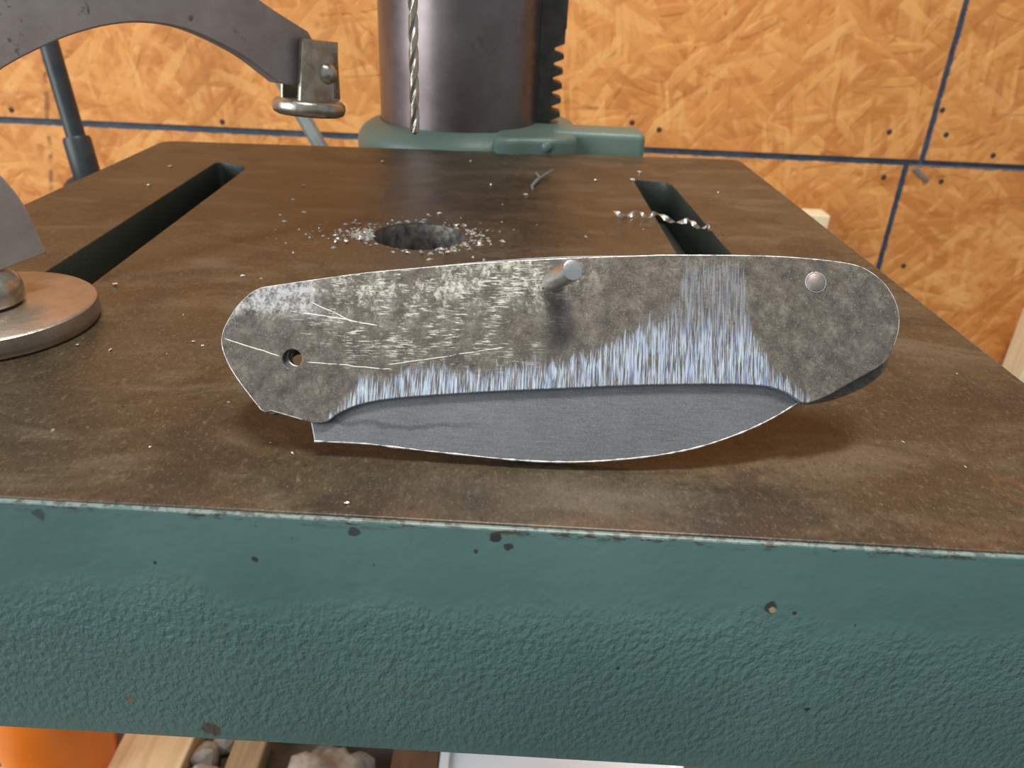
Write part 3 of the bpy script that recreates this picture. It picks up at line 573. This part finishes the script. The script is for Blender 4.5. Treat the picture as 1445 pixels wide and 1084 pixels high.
# ------------------------------------------------------------------ rods leaning against the wall behind the table
stand = empty('black_stand', (-0.2760, 0.538, BZ)); tag(stand, 'black painted steel stand rod with a thick socket behind the table', 'stand')
def sp_(p): return Vector(p)-Vector((-0.2760, 0.538, BZ))
A, B = Vector((-0.3148, 0.550, 0.0209)), Vector((-0.3044, 0.541, -0.0405)); d = B-A
link('rod', tube_mesh('rod', [sp_(A-d*4), sp_(B)], 0.0062, 24), BLACKR, stand, 50)
c1 = A+d*1.50; dn = d.normalized()
link('socket', tube_mesh('socket', [sp_(B-dn*0.001), sp_(B+dn*0.001), sp_(c1-dn*0.002), sp_(c1)], [0.0082, 0.0090, 0.0090, 0.0082], 28), BLACKR, stand, 50)
kn = c1+dn*0.006+Vector((-0.007, 0, 0))
link('knuckle', lathe_mesh('knuckle', [(0.0, -0.0115)]+[(0.0125*math.cos(a), 0.0125*math.sin(a)) for a in [-1.2, -.9, -.6, -.3, 0, .3, .6, .9, 1.2]]+[(0.0, 0.0115)], 28), BLACKR, stand, 60).location = sp_(kn)
link('post', tube_mesh('post', [sp_(kn), sp_((kn.x, kn.y, BZ+0.010))], 0.007, 20), BLACKR, stand, 50)
link('stand_base', lathe_mesh('stand_base', [(0.0, 0.0), (0.048, 0.0), (0.050, 0.003), (0.048, 0.010), (0.012, 0.014), (0.0, 0.014)], 40), BLACKR, stand, 40).location = sp_((kn.x, kn.y, BZ))
A, B = Vector((-0.2307, 0.76, -0.0082)), Vector((-0.1906, 0.742, -0.0715)); d = B-A
T = A+d*((0.840-A.y)/d.y); Q = A+d*((BZ-A.z)/d.z); dn = (Q-T).normalized()
rod = link('grey_rod', tube_mesh('grey_rod', [T-Q, T-Q+dn*0.002, -dn*0.009, -dn*0.007], [0.0055, 0.0068, 0.0068, 0.0055], 24), GREYR, None, 50); rod.location = Q
tag(rod, 'thin grey rod leaning on the wall behind the drill press column', 'rod')

# ------------------------------------------------------------------ swarf on the table
def swarf_spiral():
    pts = [Vector(p) for p in ((0.0308, 0.2480, 0.0012), (0.0395, 0.2482, 0.0013), (0.0440, 0.2468, 0.0016), (0.0535, 0.2420, 0.0013), (0.0592, 0.2380, 0.0012), (0.0612, 0.2370, 0.0010))]
    n = 150; bm = bmesh.new(); rows = []; seg = len(pts)-1
    for i in range(n+1):
        t = i/n*seg; k = min(int(t), seg-1); u = t-k
        p = pts[k].lerp(pts[k+1], u); ta = (pts[k+1]-pts[k]).normalized(); a = Vector((0, 0, 1)); a = (a-ta*a.dot(ta)).normalized(); b = ta.cross(a)
        ph = i/n*2*math.pi*4.6; c = (a*math.cos(ph)+b*math.sin(ph)); e = (a*math.cos(ph+1.2)+b*math.sin(ph+1.2))
        m = p+c*0.00070
        rows.append([bm.verts.new(m+e*0.00085), bm.verts.new(m+c*0.00012), bm.verts.new(m-e*0.00085)])
    for r, s in zip(rows, rows[1:]):
        for j in (0, 1): bm.faces.new((r[j], r[j+1], s[j+1], s[j]))
    ex = bmesh.ops.solidify(bm, geom=bm.faces[:], thickness=0.0001)
    return from_bm(bm, 'spiral_swarf')
tag(link('spiral_swarf', swarf_spiral(), CHIP, None, 60), 'bright twisted spiral of swarf lying across the table slot', 'swarf')
cur = empty('curled_chip', (0.0070, 0.292, 0)); tag(cur, 'small dull grey curled shaving behind the table hole', 'shaving')
link('curl', tube_mesh('curl', [(-0.0018, -0.014, 0.0006), (-0.0018, -0.008, 0.0008), (0.0002, -0.001, 0.0014), (0.0012, 0.003, 0.0012), (-0.0002, 0.010, 0.0016)], [0.0005, 0.0006, 0.0007, 0.0006, 0.0004], 8), GREYR, cur, 60)
link('barb', tube_mesh('barb', [(0.0010, 0.002, 0.0012), (0.0040, 0.008, 0.0020), (0.0062, 0.013, 0.0024)], [0.0005, 0.0005, 0.0003], 8), GREYR, cur, 60)
chips = []
for i in range(5):
    bm = bmesh.new(); bmesh.ops.create_icosphere(bm, subdivisions=1, radius=0.5)
    for v in bm.verts: v.co = Vector((v.co.x*1.25, v.co.y*0.8, v.co.z*0.55))*(1+0.55*mn.noise(v.co*3+Vector((i*5, 0, 0))))
    mz = min(v.co.z for v in bm.verts)
    for v in bm.verts: v.co.z -= mz
    me = from_bm(bm, 'metal_chip'); me.materials.append(CHIP); chips.append(me)
rc = random.Random(11)
def chip(x, y, s, label, group):
    o = bpy.data.objects.new('metal_chip', rc.choice(chips)); COL.objects.link(o); o.location = (x, y, 0.0); o.scale = (s, s, s); o.rotation_euler.z = rc.uniform(0, 6.28)
    tag(o, label, 'metal chip', group)
def in_table_hole(x, y, m=0.0008): return math.hypot(x-holeC[0], y-holeC[1]) < holeR+m
for i in range(46):
    for _ in range(50):
        a = rc.choice([rc.gauss(3.3, 0.22), rc.gauss(0.0, 0.8), rc.uniform(0, 6.28)]); r = holeR+abs(rc.gauss(0.0015, 0.0055))
        x, y = holeC[0]+r*math.cos(a), holeC[1]+r*math.sin(a)*1.1
        if not in_table_hole(x, y): break
    chip(x, y, rc.uniform(0.0006, 0.0015), 'tiny bright metal chip lying around the table hole', 'chips around the table hole')
for x, y, s in ((-0.092, 0.1668, .0013), (-0.066, 0.177, .0010), (-0.0632, 0.1385, .0007), (-0.0606, 0.137, .0006), (-0.084, 0.1345, .0007), (-0.077, 0.133, .0008), (0.0445, 0.303, .0018), (0.0490, 0.318, .0018), (-0.010, 0.285, .0012), (0.003, 0.272, .0014), (-0.048, 0.115, .0005), (-0.022, 0.088, .0007), (0.075, 0.29, .0008), (-0.125, 0.26, .0012), (-0.13, 0.29, .0012), (-0.075, 0.27, .0010), (0.09, 0.14, .0006), (0.067, 0.112, .0005), (0.074, 0.105, .0005), (-0.055, 0.10, .0004), (0.03, 0.30, .0012), (-0.055, 0.315, .0014), (-0.02, 0.325, .0014)):
    chip(x, y, s, 'tiny bright metal chip scattered on the open table top', 'chips scattered over the table')
# finest filings: too many to count
bm = bmesh.new()
for i in range(360):
    if i < 330:
        a = rc.choice([rc.gauss(3.25, 0.16), rc.gauss(3.25, 0.22), rc.gauss(-0.2, 0.6), rc.gauss(3.25, 0.3), rc.uniform(0, 6.28)]); r = holeR+abs(rc.gauss(0.0, 0.0035 if i < 250 else 0.014)); x, y = holeC[0]+r*math.cos(a), holeC[1]+r*math.sin(a)
    else: x, y = rc.uniform(-0.09, 0.09), rc.triangular(0.09, 0.33, 0.095)
    if in_table_hole(x, y, 0.0003) or not (-0.094 < x < 0.043 or (x > 0.067 and x < 0.097)) or y > 0.33: continue
    s = rc.uniform(0.00008, 0.00026)*(1+(y > .16)*0.9); L = s*rc.uniform(1, 3); an = rc.uniform(0, 3.14); c, d = math.cos(an), math.sin(an)
    v = [bm.verts.new((x+u*L*c-w*s*d, y+u*L*d+w*s*c, 0.00002)) for u, w in ((-1, 0), (0, -1), (1, 0), (0, 1))]; t = bm.verts.new((x, y, s*1.2))
    for q in range(4): bm.faces.new((v[q], v[(q+1) % 4], t))
tag(link('metal_filings', from_bm(bm, 'metal_filings'), DUST), 'fine metal filings dusted over the brown table top', 'filings', kind='stuff')
